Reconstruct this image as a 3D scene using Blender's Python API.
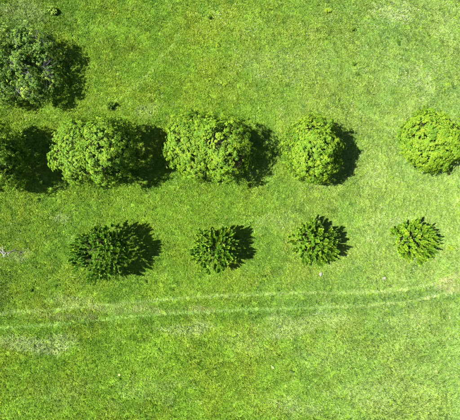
import bpy, math, random
import numpy as np
from mathutils import Vector

# ------------------------------------------------------------------ scene, camera, light
for o in list(bpy.data.objects):
    bpy.data.objects.remove(o)
S = bpy.context.scene
COL = S.collection
rng = np.random.default_rng(11)
random.seed(11)

CAM_H = 44.0                       # drone height, metres
F_PX = 230.0 / math.tan(math.radians(30.0))   # focal length in photo pixels (60 deg across 460 px)
M_PX = CAM_H / F_PX                # metres per photo pixel on the ground

cam_d = bpy.data.cameras.new('camera')
cam_d.sensor_width = 36.0
cam_d.sensor_fit = 'HORIZONTAL'
cam_d.angle = math.radians(60.0)
cam_d.clip_end = 5000.0
cam = bpy.data.objects.new('camera', cam_d)
cam.location = (0, 0, CAM_H)
cam.rotation_euler = (0, 0, 0)
COL.objects.link(cam)
S.camera = cam

SUN_DIR = Vector((28.0, 0.7, -44.0)).normalized()     # direction the light travels
SUN_EL = math.asin(-SUN_DIR.z)
world = bpy.data.worlds.new('World')
S.world = world
world.use_nodes = True
wn = world.node_tree
bg = wn.nodes['Background']
sky = wn.nodes.new('ShaderNodeTexSky')
sky.sky_type = 'NISHITA'
sky.sun_disc = False
sky.sun_elevation = SUN_EL
sky.sun_rotation = math.atan2(-SUN_DIR.x, -SUN_DIR.y)
wn.links.new(sky.outputs[0], bg.inputs[0])
bg.inputs[1].default_value = 0.05

sun_d = bpy.data.lights.new('sun', 'SUN')
sun_d.energy = 5.0
sun_d.angle = math.radians(0.5)
sun_d.color = (1.0, 0.955, 0.87)
sun = bpy.data.objects.new('sun', sun_d)
sun.rotation_euler = SUN_DIR.to_track_quat('-Z', 'Y').to_euler()
sun.location = (-30, 0, 60)
COL.objects.link(sun)

S.view_settings.view_transform = 'Standard'
S.view_settings.look = 'None'
S.view_settings.gamma = 1.0
S.view_settings.use_curve_mapping = False
S.view_settings.exposure = 2.3
S.cycles.max_bounces = 4
S.cycles.diffuse_bounces = 3
S.cycles.transmission_bounces = 3
S.cycles.glossy_bounces = 2


# ------------------------------------------------------------------ helpers
def px(u, v, z=0.0):
    """photo pixel seen at height z -> world x, y"""
    k = (CAM_H - z) / F_PX
    return (u - 230.0) * k, (210.0 - v) * k


def hash2(ix, iy, seed):
    h = (ix.astype(np.int64) * 374761393 + iy.astype(np.int64) * 668265263 + seed * 1442695041) & 0xFFFFFFFF
    h = ((h ^ (h >> 13)) * 1274126177) & 0xFFFFFFFF
    h = (h ^ (h >> 16)) & 0xFFFFFF
    return h / float(0xFFFFFF)


def vnoise(x, y, size, seed):
    """smooth value noise, 0..1, cell `size` metres"""
    x = np.asarray(x, float) / size
    y = np.asarray(y, float) / size
    ix = np.floor(x); iy = np.floor(y)
    fx = x - ix; fy = y - iy
    fx = fx * fx * fx * (fx * (fx * 6 - 15) + 10); fy = fy * fy * fy * (fy * (fy * 6 - 15) + 10)
    a = hash2(ix, iy, seed); b = hash2(ix + 1, iy, seed)
    c = hash2(ix, iy + 1, seed); d = hash2(ix + 1, iy + 1, seed)
    return (a * (1 - fx) + b * fx) * (1 - fy) + (c * (1 - fx) + d * fx) * fy


def fbm(x, y, size, seed, oct=3):
    t = 0; a = 1; s = 0
    for k in range(oct):
        t = t + a * vnoise(x, y, size / 2 ** k, seed + 17 * k); s += a; a *= 0.55
    return t / s


def hgt(x, y):
    """ground height: a very gentle roll"""
    return 0.22 * (vnoise(x, y, 13.0, 3) - 0.5) + 0.10 * (vnoise(x, y, 5.0, 5) - 0.5)


def sstep(a, b, x):
    t = np.clip((x - a) / (b - a), 0, 1)
    return t * t * (3 - 2 * t)


def norm(v):
    return v / (np.linalg.norm(v, axis=-1, keepdims=True) + 1e-9)


def make_mesh(name, V, T, attrs=None, quads=False):
    V = np.asarray(V, np.float32); T = np.asarray(T, np.int32)
    k = T.shape[1]
    me = bpy.data.meshes.new(name)
    me.vertices.add(len(V)); me.vertices.foreach_set('co', V.ravel())
    me.loops.add(T.size); me.loops.foreach_set('vertex_index', T.ravel())
    me.polygons.add(len(T))
    me.polygons.foreach_set('loop_start', np.arange(0, T.size, k, dtype=np.int32))
    for an, arr in (attrs or {}).items():
        arr = np.asarray(arr, np.float32)
        if arr.ndim == 1:
            me.attributes.new(an, 'FLOAT', 'POINT').data.foreach_set('value', arr)
        else:
            me.attributes.new(an, 'FLOAT_VECTOR', 'POINT').data.foreach_set('vector', arr.ravel())
    me.update(calc_edges=True)
    me.validate()
    return me


def link(name, me, mat=None, parent=None, loc=None):
    o = bpy.data.objects.new(name, me)
    if mat is not None and me is not None:
        me.materials.clear(); me.materials.append(mat)
    COL.objects.link(o)
    if parent is not None:
        o.parent = parent
    if loc is not None:
        o.location = loc
    return o


def tag(o, label, cat, group=None):
    o['label'] = label; o['category'] = cat
    if group:
        o['group'] = group
    return o


def empty(name, loc):
    o = bpy.data.objects.new(name, None)
    o.location = loc; o.empty_display_size = 0.3
    COL.objects.link(o)
    return o


class Geo:
    """collects triangles of one mesh"""
    def __init__(self):
        self.V = []; self.T = []; self.A = []; self.n = 0

    def add(self, V, T, a=0.5):
        V = np.asarray(V, float).reshape(-1, 3); T = np.asarray(T, int)
        self.V.append(V); self.T.append(T + self.n)
        self.A.append(np.broadcast_to(np.asarray(a, float), (len(V),)))
        self.n += len(V)

    def tube(self, P, R, sides=6, a=0.5, cap=True):
        P = np.asarray(P, float); R = np.asarray(R, float); n = len(P)
        d = norm(np.gradient(P, axis=0))
        ref = np.array([0.31, 0.87, 0.38])
        e1 = norm(np.cross(d, ref)); e2 = np.cross(d, e1)
        ang = np.linspace(0, 2 * math.pi, sides, endpoint=False)
        V = P[:, None] + R[:, None, None] * (np.cos(ang)[None, :, None] * e1[:, None] + np.sin(ang)[None, :, None] * e2[:, None])
        V = V.reshape(-1, 3)
        i = np.arange(n - 1)[:, None] * sides; j = np.arange(sides)[None]; jn = (j + 1) % sides
        A = (i + j).ravel(); B = (i + jn).ravel(); C_ = (i + sides + jn).ravel(); D = (i + sides + j).ravel()
        T = np.concatenate([np.stack([A, B, C_], 1), np.stack([A, C_, D], 1)])
        if cap:
            V = np.concatenate([V, P[-1:], P[:1]]); t = n * sides
            k = np.arange(sides)
            T = np.concatenate([T, np.stack([(n - 1) * sides + k, (n - 1) * sides + (k + 1) % sides, np.full(sides, t)], 1),
                                np.stack([(k + 1) % sides, k, np.full(sides, t + 1)], 1)])
        self.add(V, T, a)

    def mesh(self, name):
        return make_mesh(name, np.concatenate(self.V), np.concatenate(self.T), {'tone': np.concatenate(self.A)})


# ------------------------------------------------------------------ materials
def new_mat(name):
    m = bpy.data.materials.new(name); m.use_nodes = True
    nt = m.node_tree
    return m, nt, nt.nodes['Principled BSDF'], nt.nodes['Material Output']


def ramp(nt, src, stops):
    r = nt.nodes.new('ShaderNodeValToRGB')
    while len(r.color_ramp.elements) < len(stops):
        r.color_ramp.elements.new(0.5)
    for e, (p, c) in zip(r.color_ramp.elements, stops):
        e.position = p; e.color = (*c, 1)
    nt.links.new(src, r.inputs[0])
    return r.outputs[0]


def leafy(name, stops, transl=0.35, tint=None, rough=0.5, spec=0.3, instancer=False):
    """leaf or blade: principled front plus light shining through; colour follows the `tone` attribute"""
    m, nt, b, out = new_mat(name)
    at = nt.nodes.new('ShaderNodeAttribute'); at.attribute_name = 'tone'
    col = ramp(nt, at.outputs['Fac'], stops)
    if instancer:
        ti = nt.nodes.new('ShaderNodeAttribute'); ti.attribute_type = 'INSTANCER'; ti.attribute_name = 'tint'
        mu = nt.nodes.new('ShaderNodeMix'); mu.data_type = 'RGBA'; mu.blend_type = 'MULTIPLY'
        mu.inputs[0].default_value = 1.0
        nt.links.new(col, mu.inputs[6]); nt.links.new(ti.outputs['Vector'], mu.inputs[7])
        col = mu.outputs[2]
    nt.links.new(col, b.inputs['Base Color'])
    b.inputs['Roughness'].default_value = rough
    b.inputs['Specular IOR Level'].default_value = spec
    tr = nt.nodes.new('ShaderNodeBsdfTranslucent')
    hs = nt.nodes.new('ShaderNodeHueSaturation')
    hs.inputs['Hue'].default_value = 0.485; hs.inputs['Saturation'].default_value = 1.1; hs.inputs['Value'].default_value = 1.15
    nt.links.new(col, hs.inputs['Color']); nt.links.new(hs.outputs[0], tr.inputs[0])
    mx = nt.nodes.new('ShaderNodeMixShader'); mx.inputs[0].default_value = transl
    nt.links.new(b.outputs[0], mx.inputs[1]); nt.links.new(tr.outputs[0], mx.inputs[2])
    nt.links.new(mx.outputs[0], out.inputs[0])
    return m


def rough_mat(name, c0, c1, scale, rough=0.9, bump=0.3):
    m, nt, b, out = new_mat(name)
    tc = nt.nodes.new('ShaderNodeTexCoord')
    n = nt.nodes.new('ShaderNodeTexNoise'); n.inputs['Scale'].default_value = scale; n.inputs['Detail'].default_value = 6
    nt.links.new(tc.outputs['Object'], n.inputs['Vector'])
    nt.links.new(ramp(nt, n.outputs[0], [(0.3, c0), (0.7, c1)]), b.inputs['Base Color'])
    b.inputs['Roughness'].default_value = rough
    b.inputs['Specular IOR Level'].default_value = 0.08
    bp = nt.nodes.new('ShaderNodeBump'); bp.inputs['Strength'].default_value = bump; bp.inputs['Distance'].default_value = 0.02
    nt.links.new(n.outputs[0], bp.inputs['Height']); nt.links.new(bp.outputs[0], b.inputs['Normal'])
    return m


M_GRASS = leafy('grass_blades', [(0.0, (0.74, 0.82, 0.7)), (0.5, (1.0, 1.0, 1.0)), (0.9, (1.3, 1.2, 1.2)), (1.0, (2.0, 1.5, 4.0))], 0.3, rough=0.6, spec=0.12, instancer=True)
M_BROAD = leafy('broad_leaves', [(0.0, (0.045, 0.11, 0.006)), (0.5, (0.088, 0.175, 0.007)), (1.0, (0.165, 0.235, 0.010))], 0.33, rough=0.5, spec=0.15)
M_SHOOT = leafy('shoot_leaves', [(0.0, (0.04, 0.11, 0.008)), (0.5, (0.09, 0.195, 0.010)), (1.0, (0.18, 0.275, 0.014))], 0.3, rough=0.5, spec=0.15)
M_SPARSE = leafy('sparse_leaves', [(0.0, (0.026, 0.07, 0.007)), (0.5, (0.066, 0.13, 0.011)), (1.0, (0.17, 0.24, 0.022))], 0.3, spec=0.15)
M_DARKWEED = leafy('dark_weed_leaves', [(0.0, (0.03, 0.07, 0.005)), (1.0, (0.055, 0.105, 0.007))], 0.25, spec=0.06)
M_BRIGHTWEED = leafy('bright_weed_leaves', [(0.0, (0.11, 0.19, 0.012)), (1.0, (0.2, 0.27, 0.02))], 0.35, spec=0.06)
M_BARK = rough_mat('brown_bark', (0.011, 0.010, 0.006), (0.03, 0.027, 0.017), 9)
M_GREYBARK = rough_mat('grey_bark', (0.05, 0.048, 0.05), (0.125, 0.12, 0.128), 9)
M_DARKBARK = rough_mat('dark_dead_bark', (0.03, 0.028, 0.025), (0.08, 0.07, 0.06), 14)
M_PALEBARK = rough_mat('bleached_bark', (0.18, 0.18, 0.18), (0.32, 0.32, 0.33), 14)
M_STONE = rough_mat('pale_stone', (0.085, 0.09, 0.06), (0.15, 0.15, 0.12), 6)
M_LIMESTONE = rough_mat('yellowish_stone', (0.10, 0.14, 0.04), (0.16, 0.20, 0.07), 6)
M_DARKSTONE = rough_mat('mossy_stone', (0.01, 0.025, 0.006), (0.025, 0.05, 0.012), 8)


# ------------------------------------------------------------------ layout of the meadow (world metres)
def poly_px(pts):
    return np.array([px(u, v) for u, v in pts])


def smooth_line(P, n=160):
    """Catmull-Rom through the points"""
    P = np.concatenate([[2 * P[0] - P[1]], P, [2 * P[-1] - P[-2]]])
    out = []
    m = len(P) - 3
    for i in range(m):
        t = np.linspace(0, 1, n // m, endpoint=False)[:, None]
        a, b, c, d = P[i:i + 4]
        out.append(0.5 * ((2 * b) + (c - a) * t + (2 * a - 5 * b + 4 * c - d) * t ** 2 + (3 * b - a - 3 * c + d) * t ** 3))
    out.append(P[-2][None])
    return np.concatenate(out)


RUT_UP = smooth_line(poly_px([(-120, 324), (-50, 317), (0, 313), (60, 308.5), (125, 302.5), (200, 296.5), (270, 293.5), (340, 292.5), (395, 290.5), (430, 284.5), (462, 274), (520, 251), (590, 225)]))
RUT_LOW = smooth_line(poly_px([(-120, 338), (-50, 332), (0, 328), (55, 324), (120, 317.5), (175, 313), (240, 309.5), (310, 307.5), (370, 305), (415, 300), (462, 289), (520, 268), (590, 242)]))
FOOT = smooth_line(poly_px([(186, 24), (176, 40), (160, 60), (140, 82), (122, 96), (106, 108)]), 60)


def dist_line(x, y, L):
    d = np.full(x.shape, 1e9)
    for i in range(len(L) - 1):
        a = L[i]; e = L[i + 1] - a
        t = np.clip(((x - a[0]) * e[0] + (y - a[1]) * e[1]) / (e @ e + 1e-12), 0, 1)
        d = np.minimum(d, np.hypot(x - a[0] - t * e[0], y - a[1] - t * e[1]))
    return d


def blob(x, y, u, v, ru, rv, seed, rag=0.75):
    """ragged patch, 1 inside .. 0 outside, from photo pixels"""
    cx, cy = px(u, v)
    q = np.hypot((x - cx) / (ru * M_PX), (y - cy) / (rv * M_PX))
    q = q + rag * (fbm(x * 0.8 + y * 0.35, y * 1.5, 1.6, seed, 4) - 0.5) * 2.6
    return 1 - sstep(0.55, 1.15, q)


PALE = [(38, 346, 30, 12, 1.0), (66, 340, 12, 7, .6), (8, 342, 12, 6, .5), (190, 328, 26, 6, .7), (290, 326, 32, 12, .65), (330, 318, 20, 8, .5), (245, 345, 22, 12, .3), (405, 322, 24, 10, .3),
        (372, 398, 42, 18, .3), (292, 404, 24, 10, .45), (320, 360, 30, 14, .2), (150, 390, 40, 16, .2), (60, 395, 30, 14, .2),
        (395, 14, 22, 10, .85), (412, 78, 24, 14, .2), (300, 68, 40, 16, .2), (258, 62, 26, 14, .2), (148, 112, 14, 7, .6), (62, 217, 10, 6, .6), (440, 30, 20, 12, .25),
        (20, 255, 14, 6, .5), (70, 300, 24, 5, .45), (120, 308, 40, 5, .35), (15, 12, 26, 16, .55), (260, 175, 20, 10, .15), (375, 175, 18, 16, .3), (385, 225, 26, 14, .25), (278, 222, 24, 14, .25)]
FLOWER = [(395, 16, 24, 12, 260), (330, 16, 12, 6, 45), (215, 14, 16, 8, 70), (252, 30, 10, 9, 45), (235, 64, 9, 7, 22), (410, 76, 20, 14, 110), (295, 78, 14, 12, 30), (310, 30, 8, 6, 16),
          (372, 170, 14, 16, 60), (320, 185, 16, 8, 30), (345, 275, 40, 14, 30), (250, 220, 14, 10, 25), (62, 217, 8, 5, 20), (6, 254, 8, 8, 30), (4, 295, 6, 14, 22), (10, 20, 24, 18, 50), (120, 374, 4, 4, 3),
          (260, 205, 60, 20, 40), (440, 190, 24, 30, 40), (250, 40, 200, 50, 90), (230, 350, 230, 70, 40), (18, 240, 16, 12, 14), (300, 405, 30, 10, 20), (380, 60, 12, 10, 30)]


def meadow(x, y):
    """tint (n,3), height factor, flattened 0..1 for grass tufts at x, y"""
    n1 = fbm(x, y, 9.0, 21, 3); n2 = fbm(x, y, 2.2, 41, 3); n3 = fbm(x, y, 0.8, 61, 2)
    u = 230 + x / M_PX; v = 210 - y / M_PX
    green = np.array([0.087, 0.167, 0.0095]); deep = np.array([0.058, 0.132, 0.0085])
    yellow = np.array([0.118, 0.182, 0.0115]); pale = np.array([0.215, 0.290, 0.085])
    cool = np.array([0.132, 0.198, 0.054])
    w_y = sstep(0.42, 0.68, 0.45 * n1 + 0.55 * n2)[:, None]
    w_d = sstep(0.50, 0.75, 0.5 * fbm(x, y, 4.0, 83, 2) + 0.5 * n3)[:, None]
    t = green * (1 - w_y) + yellow * w_y
    t = t * (1 - 0.75 * w_d) + deep * 0.75 * w_d
    # paler, cooler towards the right: sun glare painted into the grass tint
    w_c = (0.85 * sstep(200, 440, u + 60 * (n1 - 0.5)))[:, None]
    t = t * (1 - w_c) + (0.4 * t + 0.6 * cool) * w_c
    hf = 0.65 + 0.7 * n2 + 0.3 * (n3 - 0.5)
    flat = 0.25 * np.ones_like(x)
    # longer lodged grass below the track
    low = sstep(318, 340, v + 10 * (n1 - 0.5))
    hf *= 1 + 0.1 * low; flat += 0.25 * low * n1; t = t * (1 + 0.16 * low[:, None])
    # rough weedy growth top left and at the left edge
    rough = np.maximum(blob(x, y, 8, 30, 60, 60, 201, 0.5), blob(x, y, -4, 288, 18, 28, 203, 0.6))
    hf *= 1 + 0.55 * rough
    t = t * (1 - 0.6 * rough[:, None]) + 0.6 * rough[:, None] * np.array([0.066, 0.128, 0.016]) * (0.55 + 1.1 * n3[:, None])
    for k, (a, b, ra, rb, s) in enumerate(PALE):
        m = (s * blob(x, y, a, b, ra, rb, 300 + k))[:, None] * (0.35 + 0.95 * n3[:, None])
        m = np.clip(m, 0, 1)
        t = t * (1 - m) + pale * m
        flat = np.maximum(flat, 0.75 * m[:, 0])
    # wheel tracks: short pale grass; slightly worn strip between them
    d1 = dist_line(x, y, RUT_UP) + 0.16 * (n3 - 0.5); d2 = dist_line(x, y, RUT_LOW) + 0.16 * (n3 - 0.5)
    r1 = 1 - sstep(0.08, 0.27, d1); r2 = 0.9 * (1 - sstep(0.07, 0.26, d2))
    wear = np.clip(0.14 + 1.25 * fbm(x, y, 2.4, 131, 3) + 0.5 * (n3 - 0.5), 0, 1)
    fade1 = 0.8 + 0.2 * sstep(180, 330, u); fade2 = 1 - 0.75 * sstep(230, 360, u)
    for r, c in ((r1 * fade1, np.array([0.185, 0.255, 0.078])), (r2 * fade2, np.array([0.125, 0.235, 0.055])), (r2 * (1 - fade2), np.array([0.215, 0.265, 0.095]))):
        m = np.clip(r * wear, 0, 1)[:, None]
        t = t * (1 - m) + c * m
        hf *= 1 - 0.6 * r; flat = np.maximum(flat, 0.6 * r)
    between = (1 - sstep(0.55, 0.8, np.abs(d1 - d2) * 0.5 + 0.45 * (n3 - .5))) * (1 - sstep(1.2, 1.7, d1 + d2)) * sstep(1.3, 0.9, np.maximum(d1, d2))
    t = t * (1 - 0.35 * between[:, None]) + 0.35 * between[:, None] * np.array([0.095, 0.150, 0.018])
    lush = between * sstep(180, 300, u) + (1 - sstep(0.2, 0.7, np.abs(d2 - 0.55))) * 0.6
    t = t * (1 - 0.22 * np.clip(lush, 0, 1)[:, None] * [1.2, 0.8, 0.6])
    worn = np.clip(blob(x, y, 452, 284, 22, 8, 401, 0.8) + 0.6 * blob(x, y, 150, 309, 60, 4, 403, 0.8) + 0.5 * blob(x, y, 60, 316, 40, 4, 404, 0.8), 0, 1)[:, None] * (0.25 + 0.6 * n3[:, None])
    t = t * (1 - worn) + worn * np.array([0.185, 0.180, 0.072])
    hf *= 1 - 0.35 * worn[:, 0]
    d3 = dist_line(x, y, FOOT) + 0.12 * (n3 - 0.5)
    r3 = 0.5 * (1 - sstep(0.06, 0.20, d3)) * sstep(0.25, 0.5, n2 + 0.2)
    t = t * (1 - r3[:, None]) + r3[:, None] * np.array([0.160, 0.250, 0.040])
    hf *= 1 - 0.4 * r3
    # strip mown separately at the right edge, below the track
    e = 447 * M_PX - 230 * M_PX
    mown = sstep(e - 0.12, e + 0.12, x + 0.25 * (n3 - .5)) * sstep(300, 306, v)
    t = t * (1 - 0.35 * mown[:, None]) + 0.35 * mown[:, None] * np.array([0.130, 0.215, 0.045])
    hf *= 1 - 0.3 * mown
    ca, sa = math.cos(0.42), math.sin(0.42)
    streak = fbm((x * ca + y * sa) / 3.2, (-x * sa + y * ca) / 0.75, 1.0, 511, 3)[:, None]
    t = t * (1 + (0.14 + 0.3 * low[:, None]) * (streak - 0.5))
    broad = fbm(x, y, 3.0, 521, 3)[:, None]
    t = t * (1 + np.array([0.42, 0.28, 0.45]) * (broad - 0.5))
    t = t * (0.84 + 0.32 * fbm(x, y, 0.6, 71, 2)[:, None])
    return t, np.clip(hf, 0.25, 2.2), np.clip(flat, 0, 0.9), np.maximum(r1, r2)


# ------------------------------------------------------------------ ground
core = np.arange(-42, 42.01, 0.4)
outer = np.array([47, 55, 70, 100, 160, 260, 450, 800, 1500.0])
gx = np.concatenate([-outer[::-1], core, outer])
GX, GY = np.meshgrid(gx, gx)
fade = 1 - sstep(45, 100, np.maximum(abs(GX), abs(GY)))
GZ = hgt(GX, GY) * fade
n = len(gx)
idx = np.arange(n * n).reshape(n, n)
Q = np.stack([idx[:-1, :-1], idx[:-1, 1:], idx[1:, 1:], idx[1:, :-1]], -1).reshape(-1, 4)
gme = make_mesh('ground', np.stack([GX, GY, GZ], -1).reshape(-1, 3), Q)
mg, nt, b, out = new_mat('meadow_soil')
tc = nt.nodes.new('ShaderNodeNewGeometry')
n1 = nt.nodes.new('ShaderNodeTexNoise'); n1.inputs['Scale'].default_value = 0.5; n1.inputs['Detail'].default_value = 8
n2 = nt.nodes.new('ShaderNodeTexNoise'); n2.inputs['Scale'].default_value = 9.0; n2.inputs['Detail'].default_value = 6
nt.links.new(tc.outputs['Position'], n1.inputs['Vector']); nt.links.new(tc.outputs['Position'], n2.inputs['Vector'])
ca = ramp(nt, n1.outputs[0], [(0.35, (0.06, 0.125, 0.007)), (0.65, (0.08, 0.14, 0.010))])
cb = ramp(nt, n2.outputs[0], [(0.3, (0.5, 0.5, 0.5)), (0.7, (1.25, 1.2, 1.15))])
mu = nt.nodes.new('ShaderNodeMix'); mu.data_type = 'RGBA'; mu.blend_type = 'MULTIPLY'; mu.inputs[0].default_value = 1
nt.links.new(ca, mu.inputs[6]); nt.links.new(cb, mu.inputs[7])
nt.links.new(mu.outputs[2], b.inputs['Base Color'])
b.inputs['Roughness'].default_value = 0.95; b.inputs['Specular IOR Level'].default_value = 0.1
bp = nt.nodes.new('ShaderNodeBump'); bp.inputs['Strength'].default_value = 0.7; bp.inputs['Distance'].default_value = 0.06
nt.links.new(n2.outputs[0], bp.inputs['Height']); nt.links.new(bp.outputs[0], b.inputs['Normal'])
ground = link('ground', gme, mg)
ground['kind'] = 'structure'


def strip(name, L, w, mat, dz, seed):
    d = norm(np.gradient(L, axis=0)); nn = np.stack([-d[:, 1], d[:, 0]], -1)
    k = 5
    V = []
    for j in range(k):
        o = (j / (k - 1) - 0.5) * 2
        ww = w * (0.8 + 0.5 * vnoise(L[:, 0], L[:, 1] + 40 * (o > 0), 1.2, seed))
        P = L + nn * (o * ww * 0.5)[:, None]
        V.append(np.concatenate([P, (hgt(P[:, 0], P[:, 1]) + dz - 0.004 * abs(o))[:, None]], 1))
    V = np.stack(V, 1); m = len(L)
    idx = np.arange(m * k).reshape(m, k)
    Q = np.stack([idx[:-1, :-1], idx[:-1, 1:], idx[1:, 1:], idx[1:, :-1]], -1).reshape(-1, 4)
    o = link(name, make_mesh(name, V.reshape(-1, 3), Q), mat)
    o['kind'] = 'structure'
    return o


M_RUT = rough_mat('trodden_earth', (0.055, 0.10, 0.014), (0.085, 0.13, 0.025), 3.0)
strip('wheel_track', RUT_UP, 0.34, M_RUT, 0.014, 7)
strip('wheel_track', RUT_LOW, 0.34, M_RUT, 0.014, 8)
strip('footpath', FOOT, 0.16, M_RUT, 0.014, 9)


# ------------------------------------------------------------------ grass (one uncountable mass, scattered tufts)
def tuft(seed, blades, h0, h1, lean0, lean1, spread):
    r = np.random.default_rng(seed)
    V = []; T = []; A = []
    for i in range(blades):
        a = r.uniform(0, 2 * math.pi); rad = spread * math.sqrt(r.uniform(0, 1))
        base = np.array([rad * math.cos(a), rad * math.sin(a), -0.01])
        az = a + r.normal(0, 0.9)
        L = r.uniform(h0, h1); w = r.uniform(0.011, 0.022)
        l0 = r.uniform(lean0, lean1); d = np.array([math.cos(az), math.sin(az), 0])
        side = np.array([-math.sin(az), math.cos(az), 0])
        up = np.array([0, 0, 1.0])
        m1 = base + 0.55 * L * (math.cos(l0 * 0.6) * up + math.sin(l0 * 0.6) * d)
        tip = m1 + 0.5 * L * (math.cos(min(l0 * 1.5, 1.9)) * up + math.sin(min(l0 * 1.5, 1.9)) * d)
        k = len(V)
        V += [base - side * w * .6, base + side * w * .6, m1 + side * w, m1 - side * w, tip]
        T += [(k, k + 1, k + 2), (k, k + 2, k + 3), (k + 3, k + 2, k + 4)]
        tone = min(1.0, max(0.0, r.normal(0.5, 0.22)))
        if r.uniform() < 0.04:
            tone = 1.0
        A += [tone] * 5
    me = make_mesh('grass_tuft', V, T, {'tone': A})
    me.materials.append(M_GRASS)
    return bpy.data.objects.new('grass_tuft', me)


tufts = [tuft(1, 30, .09, .17, .25, 1.0, .13), tuft(2, 30, .10, .20, .35, 1.15, .14), tuft(3, 26, .12, .24, .3, 1.1, .12),
         tuft(4, 30, .08, .15, .5, 1.3, .15), tuft(5, 24, .10, .26, .2, .9, .10)]


def scatter(name, P, rot, scl, index, protos, attrs):
    me = bpy.data.meshes.new(name)
    me.vertices.add(len(P)); me.vertices.foreach_set('co', np.asarray(P, np.float32).ravel())
    me.attributes.new('rot', 'FLOAT_VECTOR', 'POINT').data.foreach_set('vector', np.asarray(rot, np.float32).ravel())
    me.attributes.new('scl', 'FLOAT_VECTOR', 'POINT').data.foreach_set('vector', np.asarray(scl, np.float32).ravel())
    me.attributes.new('pick', 'INT', 'POINT').data.foreach_set('value', np.asarray(index, np.int32))
    for an, arr in attrs.items():
        me.attributes.new(an, 'FLOAT_VECTOR', 'POINT').data.foreach_set('vector', np.asarray(arr, np.float32).ravel())
    o = link(name, me)
    ng = bpy.data.node_groups.new(name + '_scatter', 'GeometryNodeTree')
    ng.interface.new_socket('Geometry', in_out='INPUT', socket_type='NodeSocketGeometry')
    ng.interface.new_socket('Geometry', in_out='OUTPUT', socket_type='NodeSocketGeometry')
    N = ng.nodes; Lk = ng.links
    gi = N.new('NodeGroupInput'); go = N.new('NodeGroupOutput')
    iop = N.new('GeometryNodeInstanceOnPoints')
    jg = N.new('GeometryNodeJoinGeometry')
    for p in protos:
        oi = N.new('GeometryNodeObjectInfo'); oi.inputs['Object'].default_value = p
        oi.inputs['As Instance'].default_value = True
        Lk.new(oi.outputs['Geometry'], jg.inputs[0])

    def named(nm, ty):
        a = N.new('GeometryNodeInputNamedAttribute'); a.data_type = ty; a.inputs['Name'].default_value = nm
        return a.outputs['Attribute']
    Lk.new(gi.outputs[0], iop.inputs['Points']); Lk.new(jg.outputs[0], iop.inputs['Instance'])
    iop.inputs['Pick Instance'].default_value = True
    Lk.new(named('pick', 'INT'), iop.inputs['Instance Index'])
    Lk.new(named('rot', 'FLOAT_VECTOR'), iop.inputs['Rotation'])
    Lk.new(named('scl', 'FLOAT_VECTOR'), iop.inputs['Scale'])
    Lk.new(iop.outputs[0], go.inputs[0])
    o.modifiers.new('scatter', 'NODES').node_group = ng
    return o


HX, HY = 30.0, 27.5
NT = int(4 * HX * HY * 37)
x = rng.uniform(-HX, HX, NT); y = rng.uniform(-HY, HY, NT)
tint, hf, flat, rut = meadow(x, y)
keep = rng.uniform(0, 1, NT) > 0.1 * rut
x, y, tint, hf, flat = x[keep], y[keep], tint[keep], hf[keep], flat[keep]
NT = len(x)
tint = tint * rng.normal(1, 0.14, (NT, 1)).clip(0.6, 1.5)
# lodged grass leans in slowly turning directions
odd = rng.uniform(0, 1, NT)
tint[odd < 0.05] = tint[odd < 0.05] * [0.9, 0.75, 1.3] + [0.065, 0.08, 0.025]      # dead straw
tint[odd > 0.95] *= [0.45, 0.55, 0.6]                                      # dark broad-leaved weeds
az = 2 * math.pi * fbm(x, y, 6.0, 91, 2) * 1.4 + rng.normal(0, 0.5, NT)
lean = flat * 0.85 + rng.normal(0, 0.08, NT)
rot = np.stack([lean * np.cos(az), lean * np.sin(az), rng.uniform(0, 6.28, NT)], -1)
sxy = rng.uniform(0.85, 1.5, NT) * (0.85 + 0.15 * hf)
scl = np.stack([sxy, sxy, hf * rng.uniform(0.75, 1.25, NT)], -1)
pick = rng.integers(0, len(tufts), NT)
z = hgt(x, y)
grass = scatter('grass', np.stack([x, y, z], -1), rot, scl, pick, tufts, {'tint': tint})
grass['kind'] = 'stuff'
grass['label'] = 'short bright green meadow grass covering the whole field'
grass['category'] = 'grass'


# ------------------------------------------------------------------ small white meadow flowers (uncountable specks)
G = Geo()
for k, (u, v, ru, rv, cnt) in enumerate(FLOWER):
    cx, cy = px(u, v)
    for i in range(int(cnt * 1.3)):
        fx = cx + rng.normal(0, 0.55) * ru * M_PX; fy = cy + rng.normal(0, 0.55) * rv * M_PX
        if abs(fx) > 31 or abs(fy) > 28:
            continue
        h = rng.uniform(0.10, 0.22); r = rng.uniform(0.012, 0.03)
        c = np.array([fx, fy, hgt(fx, fy) + h])
        m = 6
        a = np.linspace(0, 2 * math.pi, m, endpoint=False) + rng.uniform(0, 1)
        tl = rng.normal(0, 0.35, 2)
        rr = r * rng.uniform(0.7, 1.2, m)
        ring = np.stack([rr * np.cos(a), rr * np.sin(a), rr * (np.cos(a) * tl[0] + np.sin(a) * tl[1]) + 0.008], -1)
        V = np.concatenate([[c], c + ring, [c + (0.004, 0, 0), c - (0.004, 0, 0), c - (0, 0, h)]])
        T = [(0, 1 + j, 1 + (j + 1) % m) for j in range(m)] + [(m + 1, m + 2, m + 3)]
        G.add(V, T, rng.uniform(0, 1))
M_FLOWER = leafy('white_petals', [(0.0, (0.25, 0.29, 0.19)), (1.0, (0.46, 0.48, 0.44))], 0.3, spec=0.1)
fl = link('wildflowers', G.mesh('wildflowers'), M_FLOWER)
fl['kind'] = 'stuff'
fl['label'] = 'tiny white wildflowers sprinkled through the meadow grass'
fl['category'] = 'flowers'


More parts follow.
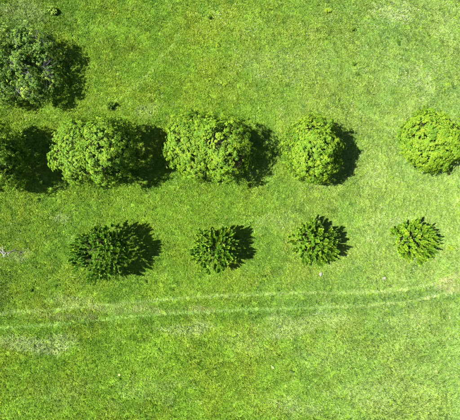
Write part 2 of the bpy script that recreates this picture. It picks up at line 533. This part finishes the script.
# ------------------------------------------------------------------ trees
def rosettes(P, Nrm, size, tone, leaflets, r, wide=0.52, droop=0.25):
    """palmate leaves: `leaflets` folded leaflets round each point"""
    n = len(P)
    ref = norm(r.normal(size=(n, 3)))
    e1 = norm(np.cross(Nrm, ref)); e2 = np.cross(Nrm, e1)
    Vs = []; Ts = []; As = []
    for k in range(leaflets):
        a = 2 * math.pi * k / leaflets + r.normal(0, 0.15, n)
        d = np.cos(a)[:, None] * e1 + np.sin(a)[:, None] * e2
        s = -np.sin(a)[:, None] * e1 + np.cos(a)[:, None] * e2
        L = (size * r.uniform(0.75, 1.1, n))[:, None]
        dr = (droop + r.normal(0, 0.15, n))[:, None]
        base = P + d * L * 0.06
        mid = P + d * L * 0.6 + Nrm * L * 0.06
        tip = P + d * L - Nrm * L * dr
        w = L * wide * 0.5
        V = np.stack([base, mid + s * w + Nrm * w * .3, tip, mid - s * w + Nrm * w * .3], 1)
        Vs.append(V.reshape(-1, 3))
        o = (np.arange(n) * 4)[:, None] + k * n * 4
        Ts.append(np.concatenate([o + [[0, 1, 2]], o + [[0, 2, 3]]]))
        As.append(np.repeat(np.clip(tone + r.normal(0, 0.08, n), 0, 1), 4))
    return np.concatenate(Vs), np.concatenate(Ts), np.concatenate(As)


def curve_to(a, b, bulge, n=7):
    """branch from a to b that rises first, then reaches out"""
    t = np.linspace(0, 1, n)[:, None]
    c = a * 0.5 + b * 0.5 + bulge
    return (1 - t) ** 2 * a + 2 * t * (1 - t) * c + t ** 2 * b


def build_skeleton(root, base, tips, trunk_top, trunk_r, bark, r, twig_targets, twig_r=0.012):
    """trunk + one limb object per tip, twigs joined to the limb they grow from (coordinates local to root)"""
    wob = r.normal(0, 0.05, (5, 2)); wob[0] = 0
    zt = np.linspace(-0.25, trunk_top, 5)
    tp = np.stack([wob[:, 0], wob[:, 1], zt], -1)
    g = Geo(); g.tube(tp, np.array([1.35, 1.05, 0.95, 0.85, 0.72]) * trunk_r, 9)
    link('trunk', g.mesh('trunk'), bark, root)
    limbs = []
    for tip in tips:
        st = tp[-1] - np.array([0, 0, r.uniform(0.05, 0.45) * trunk_top])
        c = curve_to(st, tip, np.array([0, 0, 0.18 * np.linalg.norm(tip - st)]) + r.normal(0, 0.2, 3))
        c[1:-1] += r.normal(0, 0.07, (len(c) - 2, 3))
        limbs.append(c)
    gs = []
    for c in limbs:
        g = Geo(); rr = trunk_r * np.linspace(0.55, 0.14, len(c)); g.tube(c, rr, 6); gs.append(g)
    pts = np.concatenate([c[2:] for c in limbs]); own = np.repeat(np.arange(len(limbs)), len(limbs[0]) - 2)
    for q in twig_targets:
        d = np.linalg.norm(pts - q, axis=1) + 0.5 * np.maximum(0, pts[:, 2] - q[2])
        i = int(np.argmin(d))
        c = curve_to(pts[i], q, np.array([0, 0, -0.08 * d[i]]) + r.normal(0, 0.06, 3), 4)
        gs[own[i]].tube(c, np.linspace(2.0, 0.6, 4) * twig_r, 3, cap=False)
    for g in gs:
        link('limb', g.mesh('limb'), bark, root)


def lobe_world(lb):
    u, v, ru, rv, zc, zt, zb = lb
    cx, cy = px(u, v, zc); k = (CAM_H - zc) / F_PX
    return np.array([cx, cy, zc]), np.array([ru * k, rv * k]), zt - zc, zc - zb


def lobe_points(lobes, count, r, rmin, rmax, zlow=-0.5, lump=0.2, seed=0):
    """points on and just inside a crown made of several uneven ellipsoids"""
    W = [lobe_world(l) for l in lobes]
    area = np.array([w[1][0] * w[1][1] for w in W]); area = area / area.sum()
    P = []; Nn = []
    rb = np.random.default_rng(1000 + seed)
    nb = 26
    bc = norm(rb.normal(size=(nb, 3)) + [0, 0, 0.35]); ba = rb.uniform(-1.5, 0.9, nb) * lump; bk = rb.uniform(5, 30, nb)
    while len(P) < count:
        k = r.choice(len(W), p=area)
        c, rad, hu, hd = W[k]
        d = r.normal(size=3); d /= np.linalg.norm(d)
        if d[2] < zlow:
            continue
        lumpf = 1.03 + float(np.sum(ba * np.exp(bk * (bc @ d - 1))))
        rr = r.uniform(rmin, rmax) ** 0.5 * lumpf
        if rmax > 0.9 and r.uniform() < 0.12:
            rr *= r.uniform(1.03, 1.13)
        s = np.array([rad[0], rad[1], hu if d[2] > 0 else hd])
        p = c + d * s * rr
        bad = False
        for j, (c2, rad2, hu2, hd2) in enumerate(W):
            if j == k:
                continue
            q = (p - c2) / np.array([rad2[0], rad2[1], hu2 if p[2] > c2[2] else hd2])
            if np.linalg.norm(q) < 0.72:
                bad = True
        if bad:
            continue
        P.append(p); Nn.append(d / s)
    return np.array(P), norm(np.array(Nn))


def broad_tree(name, label, lobes, seed, clumps=1650, per=7, leaf=0.15, sig=0.12, thin=0.6, tone=0.5, group=None, bark=None, mat=None, limbs=11, trunk_r=0.15, twig_r=0.0065, pk=0.75):
    r = np.random.default_rng(seed)
    W = [lobe_world(l) for l in lobes]
    bx = float(np.mean([w[0][0] for w in W])); by = float(np.mean([w[0][1] for w in W]))
    base = np.array([bx, by, float(hgt(np.array([bx]), np.array([by]))[0])])
    root = empty(name, base)
    tag(root, label, 'tree', group)
    C1, N1 = lobe_points(lobes, int(clumps * 0.72), r, 0.66, 1.04, -0.45, seed=seed)
    C2, N2 = lobe_points(lobes, int(clumps * 0.42), r, 0.25, 0.68, -0.5, seed=seed)
    Cc = np.concatenate([C1, C2]); Nc = np.concatenate([N1, N2])
    rx_ = max(w[1][0] for w in W)
    pocket = fbm(Cc[:, 0] + 0.6 * Cc[:, 2], Cc[:, 1], pk, seed, 2)
    outer = np.arange(len(Cc)) < len(C1)
    lee = sstep(-0.1, 0.9, ((Cc[:, 0] - bx) + 0.35 * (Cc[:, 1] - by)) / rx_)  # side away from the sun, thinned of outer leaves to make it darker
    ok = r.uniform(0, 1, len(Cc)) > outer * thin * (sstep(0.5, 0.62, pocket) + 0.75 * lee * (Cc[:, 2] > W[0][0][2] - 0.6))
    Cc = Cc[ok]; Nc = Nc[ok]
    tips, _ = lobe_points(lobes, limbs, r, 0.5, 0.75, -0.1, seed=seed)
    hu = max(w[0][2] + w[2] for w in W)
    build_skeleton(root, base, tips - base, 0.34 * hu, trunk_r, bark or M_BARK, r, Cc - base, twig_r)
    csz = r.uniform(0.65, 1.35, len(Cc)); ctone = tone + r.normal(0, 0.15, len(Cc))
    cnt = np.maximum(4, (per * csz ** 2 * r.uniform(0.7, 1.2, len(Cc)))).astype(int)
    own = np.repeat(np.arange(len(Cc)), cnt); n = len(own)
    sg = sig * csz[own][:, None]
    off = r.normal(0, 1, (n, 3)) * sg * [1, 1, 0.75]
    P = Cc[own] + off
    P[:, 2] = np.maximum(P[:, 2], 0.5)
    nrm = norm(Nc[own] * 0.95 + np.array([0, 0, 0.35]) + norm(off) * 0.3 + r.normal(0, 0.33, (n, 3)))
    V, T, A = rosettes(P - base, nrm, leaf * r.uniform(0.55, 1.3, n), ctone[own] + r.normal(0, 0.14, n), 6, r)
    link('crown', make_mesh('crown', V, T, {'tone': A}), mat or M_BROAD, root)
    return root


def shoot_tree(name, label, lobe, seed, shoots=210, leaves=66, length=0.64, group=None, tone=0.5):
    """young tree whose crown is a brush of upright leafy shoots"""
    r = np.random.default_rng(seed)
    c, rad, hu, hd = lobe_world(lobe)
    base = np.array([c[0], c[1], float(hgt(np.array([c[0]]), np.array([c[1]]))[0])])
    root = empty(name, base)
    tag(root, label, 'tree', group)
    # shoots stand on a dome: upright in the middle, leaning out towards the rim, in two or three tiers
    P = []; D = []
    tries = 0
    while len(P) < shoots:
        tries += 1
        a = r.uniform(0, 2 * math.pi); q = r.uniform(0, 1) ** 0.62
        wob = r.uniform(0.84, 1.1) + 0.06 * math.sin(2 * a + seed) + 0.06 * math.sin(5 * a + 2.1 * seed) + 0.05 * math.sin(9 * a + 1.3 * seed)
        if tries < 5000 and vnoise(np.array([seed + 1.6 * q * math.cos(a) * rad[0]]), np.array([1.6 * q * math.sin(a) * rad[1]]), 1.0, seed)[0] < 0.3:
            continue
        tier = r.choice([1.0, 0.8, 0.55], p=[0.62, 0.25, 0.13])
        tilt = q * 0.85
        top = np.array([c[0] + rad[0] * q * wob * math.cos(a), c[1] + rad[1] * q * wob * math.sin(a),
                        c[2] - hd + (hu + hd) * tier * (0.42 + 0.58 * math.sqrt(max(0, 1 - q * q)))])
        d = np.array([math.sin(tilt) * math.cos(a), math.sin(tilt) * math.sin(a), math.cos(tilt)])
        p = top - d * length
        if tries < 6000 and any(np.linalg.norm(p - e) < 0.31 for e in P):
            continue
        P.append(p); D.append(d)
    P = np.array(P)
    tips, _ = lobe_points([lobe], 9, r, 0.3, 0.5, 0.0, seed=seed)
    build_skeleton(root, base, tips - base, 0.3 * (c[2] + hu), 0.085, M_BARK, r, P - base, 0.008)
    D = norm(np.array(D) + r.normal(0, 0.24, P.shape))
    Ls = length * r.uniform(0.5, 1.3, len(P)); fat = r.uniform(0.65, 1.3, len(P)); st = tone + r.normal(0, 0.2, len(P))
    n = len(P) * leaves
    own = np.repeat(np.arange(len(P)), leaves)
    t = np.tile(np.linspace(0.0, 1.0, leaves), len(P))
    d = D[own]
    bend = np.array([0, 0, 1.0])
    pos = P[own] + d * (Ls[own] * t)[:, None] + bend * (0.22 * Ls[own] * t ** 2)[:, None]
    e1 = norm(np.cross(d, norm(r.normal(size=(len(P), 3)))[own])); e2 = np.cross(d, e1)
    a = np.tile(np.arange(leaves) * 2.4, len(P)) + r.normal(0, 0.3, n)
    rad_d = np.cos(a)[:, None] * e1 + np.sin(a)[:, None] * e2
    op = (0.95 - 0.45 * t)[:, None]
    ld = norm(rad_d * op + d * (1 - 0.45 * op) + r.normal(0, 0.12, (n, 3)))
    lw = norm(np.cross(ld, d) + 1e-6); ln = np.cross(lw, ld)
    L = (0.25 * fat[own] * (1 - 0.35 * t) * r.uniform(0.75, 1.2, n))[:, None]
    w = L * 0.23
    mid = pos + ld * L * 0.5
    V = np.stack([pos, mid + lw * w + ln * w * .3, pos + ld * L, mid - lw * w + ln * w * .3], 1).reshape(-1, 3)
    o = (np.arange(n) * 4)[:, None]
    T = np.concatenate([o + [[0, 1, 2]], o + [[0, 2, 3]]])
    A = np.repeat(np.clip(st[own] + 0.14 * (t - 0.4) + r.normal(0, 0.1, n), 0, 1), 4)
    link('crown', make_mesh('crown', V - base, T, {'tone': A}), M_SHOOT, root)
    return root


UP = 'row of broad round trees'
LOWG = 'row of young bushy trees'
#          u    v   ru  rv  zc   ztop zbottom
broad_tree('broadleaf_tree', 'broad dark-shadowed tree cut off by the left edge, in the upper row',
           [(-7, 155, 33, 36, 4.4, 8.3, 1.4)], 101, group=UP, tone=0.46)
broad_tree('broadleaf_tree', 'wide two-lobed tree, second from the left in the upper row',
           [(82.5, 152, 27, 33, 3.5, 6.2, 1.2), (112, 151, 27, 35, 4.5, 8.7, 1.6)], 102, clumps=2000, group=UP, tone=0.46)
broad_tree('broadleaf_tree', 'largest broad tree with an oval crown, in the middle of the upper row',
           [(194, 148, 28, 35, 3.0, 5.7, 1.0), (224, 150, 27, 36, 3.8, 8.1, 1.2)], 103, clumps=2000, group=UP, tone=0.5)
broad_tree('broadleaf_tree', 'compact round tree, second from the right in the upper row',
           [(313.5, 150, 29, 32, 4.0, 7.7, 1.3)], 104, clumps=1400, group=UP, tone=0.54)
broad_tree('broadleaf_tree', 'bright yellow-green tree reaching the right edge of the upper row',
           [(430, 142, 30, 30, 3.8, 6.8, 1.0)], 105, clumps=1400, group=UP, tone=0.57)

shoot_tree('young_tree', 'dark green young tree, leftmost and largest of the lower row', (100, 253.5, 29, 29, 3.7, 6.4, 0.7), 201, 330, group=LOWG, tone=0.2)
shoot_tree('young_tree', 'young tree of the lower row below the largest broad tree', (215, 249.5, 25, 25, 2.1, 4.5, 0.6), 202, 250, group=LOWG, tone=0.4)
shoot_tree('young_tree', 'young tree of the lower row with a pale stone just below it', (314, 243, 24, 24, 2.2, 4.6, 0.6), 203, 230, group=LOWG, tone=0.48)
shoot_tree('young_tree', 'smallest and brightest young tree, rightmost of the lower row', (413, 241.5, 22, 22, 1.7, 3.9, 0.6), 204, 200, group=LOWG, tone=0.6)

broad_tree('sparse_tree', 'straggly grey-branched tree in the top left corner',
           [(4, 40, 22, 17, 3.0, 4.8, 1.4), (31, 43, 19, 16, 2.9, 4.7, 1.4), (-4, 66, 22, 19, 3.4, 5.0, 1.6), (47, 58, 14, 20, 2.7, 4.4, 1.0),
            (25, 68, 17, 15, 3.4, 5.0, 2.0), (33, 88, 19, 15, 3.0, 4.8, 1.0), (50, 81, 12, 16, 2.5, 3.9, 0.9), (6, 92, 15, 12, 2.4, 3.8, 0.8)],
           106, clumps=1000, per=7, leaf=0.17, sig=0.2, tone=0.38, bark=M_GREYBARK, mat=M_SPARSE, limbs=20, trunk_r=0.14, twig_r=0.007, thin=0.75, pk=1.4)


# ------------------------------------------------------------------ shrubs and weeds
def weed(name, label, cat, u, v, size, height, mat, seed, leaves=60, group=None):
    r = np.random.default_rng(seed)
    x, y = px(u, v)
    base = np.array([x, y, float(hgt(np.array([x]), np.array([y]))[0])])
    root = empty(name, base); tag(root, label, cat, group)
    g = Geo(); tops = []
    for i in range(7):
        a = r.uniform(0, 6.28); q = size * r.uniform(0.3, 0.85)
        tip = np.array([q * math.cos(a), q * math.sin(a), height * r.uniform(0.6, 1.0)])
        c = curve_to(np.array([0, 0, -0.03]), tip, np.array([0, 0, 0.2 * height]), 5)
        g.tube(c, np.linspace(0.012, 0.004, 5), 3, cap=False); tops.append(c)
    link('stem', g.mesh('stem'), M_BARK if size > 0.5 else M_DARKWEED, root)
    pts = np.concatenate(tops)[:, :]
    pts = pts[pts[:, 2] > 0.15 * height]
    P = pts[r.integers(0, len(pts), leaves)] + r.normal(0, 0.12 * size, (leaves, 3))
    P[:, 2] = np.maximum(P[:, 2], 0.05)
    V, T, A = rosettes(P, norm(np.array([0, 0, 0.8]) + r.normal(0, 0.4, (leaves, 3))), 0.28 * min(size, 0.6) * r.uniform(0.7, 1.3, leaves) + 0.04, r.uniform(0, 1, leaves), 5, r)
    link('leaves', make_mesh('leaves', V, T, {'tone': A}), mat, root)
    return root


weed('shrub', 'small lone shrub in the grass above the straggly tree', 'shrub', 54, 13, 0.62, 0.8, M_SPARSE, 1, 130)
weed('shrub', 'little dark upright shrub just above the wide two-lobed tree', 'shrub', 113, 107, 0.5, 0.9, M_DARKWEED, 2, 90)
weed('shrub', 'bright yellow-green shrub near the top edge beside white flowers', 'shrub', 327, 12, 0.42, 0.4, M_BRIGHTWEED, 3, 80)
weed('weed', 'bright yellow-green weed between the youngest tree and the right edge', 'weed', 450, 248, 0.36, 0.3, M_BRIGHTWEED, 4, 50)
weed('weed', 'yellow-green weed in the grass above the largest broad tree', 'weed', 224, 85, 0.34, 0.35, M_BRIGHTWEED, 5, 50)
weed('weed', 'pale green weed left of centre in the top meadow', 'weed', 218, 46, 0.28, 0.3, M_BRIGHTWEED, 6, 40)
weed('weed', 'tall dark weed below the yellow-green shrub', 'weed', 353, 30, 0.24, 0.55, M_DARKWEED, 7, 46)
weed('weed', 'dark weed below the thick patch of white flowers', 'weed', 398, 43, 0.28, 0.4, M_DARKWEED, 8, 46)
weed('weed', 'dark weed, upper of a close pair above the compact round tree', 'weed', 353, 64, 0.24, 0.35, M_DARKWEED, 9, 40)
weed('weed', 'dark weed, lower of a close pair above the compact round tree', 'weed', 358, 74, 0.2, 0.3, M_DARKWEED, 10, 34)
weed('weed', 'dark weed near the top edge left of the white flower specks', 'weed', 209, 18, 0.26, 0.4, M_DARKWEED, 11, 42)
GW = 'scattered dark weeds'
weed('weed', 'dark weed right of the fallen branch near the left edge', 'weed', 36, 267, 0.2, 0.3, M_DARKWEED, 12, 34, GW)
weed('weed', 'dark weed near the left end of the upper wheel track', 'weed', 31, 290, 0.24, 0.3, M_DARKWEED, 13, 40, GW)
weed('weed', 'small weed left of the dark young tree', 'weed', 55, 257, 0.18, 0.25, M_DARKWEED, 14, 30, GW)
weed('weed', 'weed above the tip of the dark young tree\'s shadow', 'weed', 147, 225, 0.22, 0.3, M_DARKWEED, 15, 36, GW)
weed('weed', 'weed at the lower right of the dark young tree', 'weed', 146, 281, 0.2, 0.3, M_DARKWEED, 16, 34, GW)
weed('weed', 'weed just above the upper wheel track between the first two young trees', 'weed', 172, 290, 0.2, 0.25, M_DARKWEED, 17, 34, GW)
weed('weed', 'weed at the lower right of the second young tree', 'weed', 263, 276, 0.2, 0.3, M_DARKWEED, 18, 34, GW)
weed('weed', 'weed above the track halfway between second and third young trees', 'weed', 278, 290, 0.16, 0.25, M_DARKWEED, 19, 28, GW)


# ------------------------------------------------------------------ stones
def stone(name, label, u, v, a, b, h, rz, mat, seed):
    import bmesh
    bm = bmesh.new(); bmesh.ops.create_icosphere(bm, subdivisions=3, radius=1)
    r = np.random.default_rng(seed); ph = r.uniform(0, 6.28, 9)
    for vt in bm.verts:
        p = vt.co
        f = 1 + 0.16 * math.sin(2.3 * p.x + ph[0]) * math.cos(2.9 * p.y + ph[1]) + 0.09 * math.sin(5 * p.y + ph[2] + 3 * p.z) + 0.05 * math.sin(9 * p.x + ph[3]) * math.sin(8 * p.z + ph[4])
        p *= f
        p.x *= a; p.y *= b; p.z = max(-0.35, min(p.z, 0.8 + 0.08 * math.sin(4 * p.x / a + ph[5]))) * h
    me = bpy.data.meshes.new(name); bm.to_mesh(me); bm.free()
    x, y = px(u, v)
    o = link(name, me, mat, None, (x, y, float(hgt(np.array([x]), np.array([y]))[0]) + 0.12))
    o.rotation_euler = (0.08, -0.05, rz)
    return tag(o, label, 'stone')


stone('stone', 'pale stone in the grass below the third young tree', 320.5, 274, 0.17, 0.26, 0.16, -0.3, M_STONE, 1)
stone('stone', 'pale stone in the grass lower left of the smallest young tree', 384, 278, 0.21, 0.14, 0.14, 0.5, M_STONE, 2)
stone('stone', 'flat yellowish stone in the grass below the track', 272.5, 366.5, 0.25, 0.14, 0.12, -0.6, M_LIMESTONE, 3)
stone('stone', 'dark mossy stone right of the flat yellowish stone', 292.5, 371, 0.26, 0.10, 0.12, -0.45, M_DARKSTONE, 4)
stone('stone', 'small pale stone in the grass at the lower left', 120, 374, 0.16, 0.13, 0.12, 0.2, M_LIMESTONE, 5)

# ------------------------------------------------------------------ fallen branch at the left edge
bx, by = px(10, 252)
bz = float(hgt(np.array([bx]), np.array([by]))[0])
fb = empty('fallen_branch', (bx, by, bz)); tag(fb, 'crooked dead branch lying in the grass at the left edge', 'branch')


def loc(u, v, z):
    x, y = px(u, v)
    return np.array([x - bx, y - by, z])


g = Geo(); g.tube([loc(27, 251.5, .16), loc(22, 251.6, .24), loc(18, 251, .27), loc(14.5, 250, .3), loc(11, 251.5, .27), loc(6, 252.5, .24), loc(1, 252, .2), loc(-6, 253, .12)], np.array([.018, .03, .036, .042, .048, .055, .06, .065]), 6)
link('stem', g.mesh('stem'), M_DARKBARK, fb)
r = np.random.default_rng(5)
for (u0, v0, u1, v1) in [(6, 252.5, 1.5, 247.5), (7, 252.5, 4, 256.5), (3, 252, -3, 248.5), (2, 252, 5.5, 256), (3, 252.3, 4, 246.5), (0, 252, -4, 257), (19, 251.2, 22.5, 254.5), (14.5, 250, 16, 247.5), (8, 252, 9, 255)]:
    a = loc(u0, v0, .24); b_ = loc(u1, v1, .36)
    g = Geo(); c = curve_to(a, b_, r.normal(0, 0.06, 3), 5); g.tube(c, np.linspace(.028, .012, 5), 4)
    for k in range(4):
        q = c[2 + k % 3]; g.tube([q, q + r.normal(0, 0.16, 3) * [1, 1, .5]], [.016, .008], 3, cap=False)
    link('twig', g.mesh('twig'), M_PALEBARK if u0 < 10 else M_DARKBARK, fb)
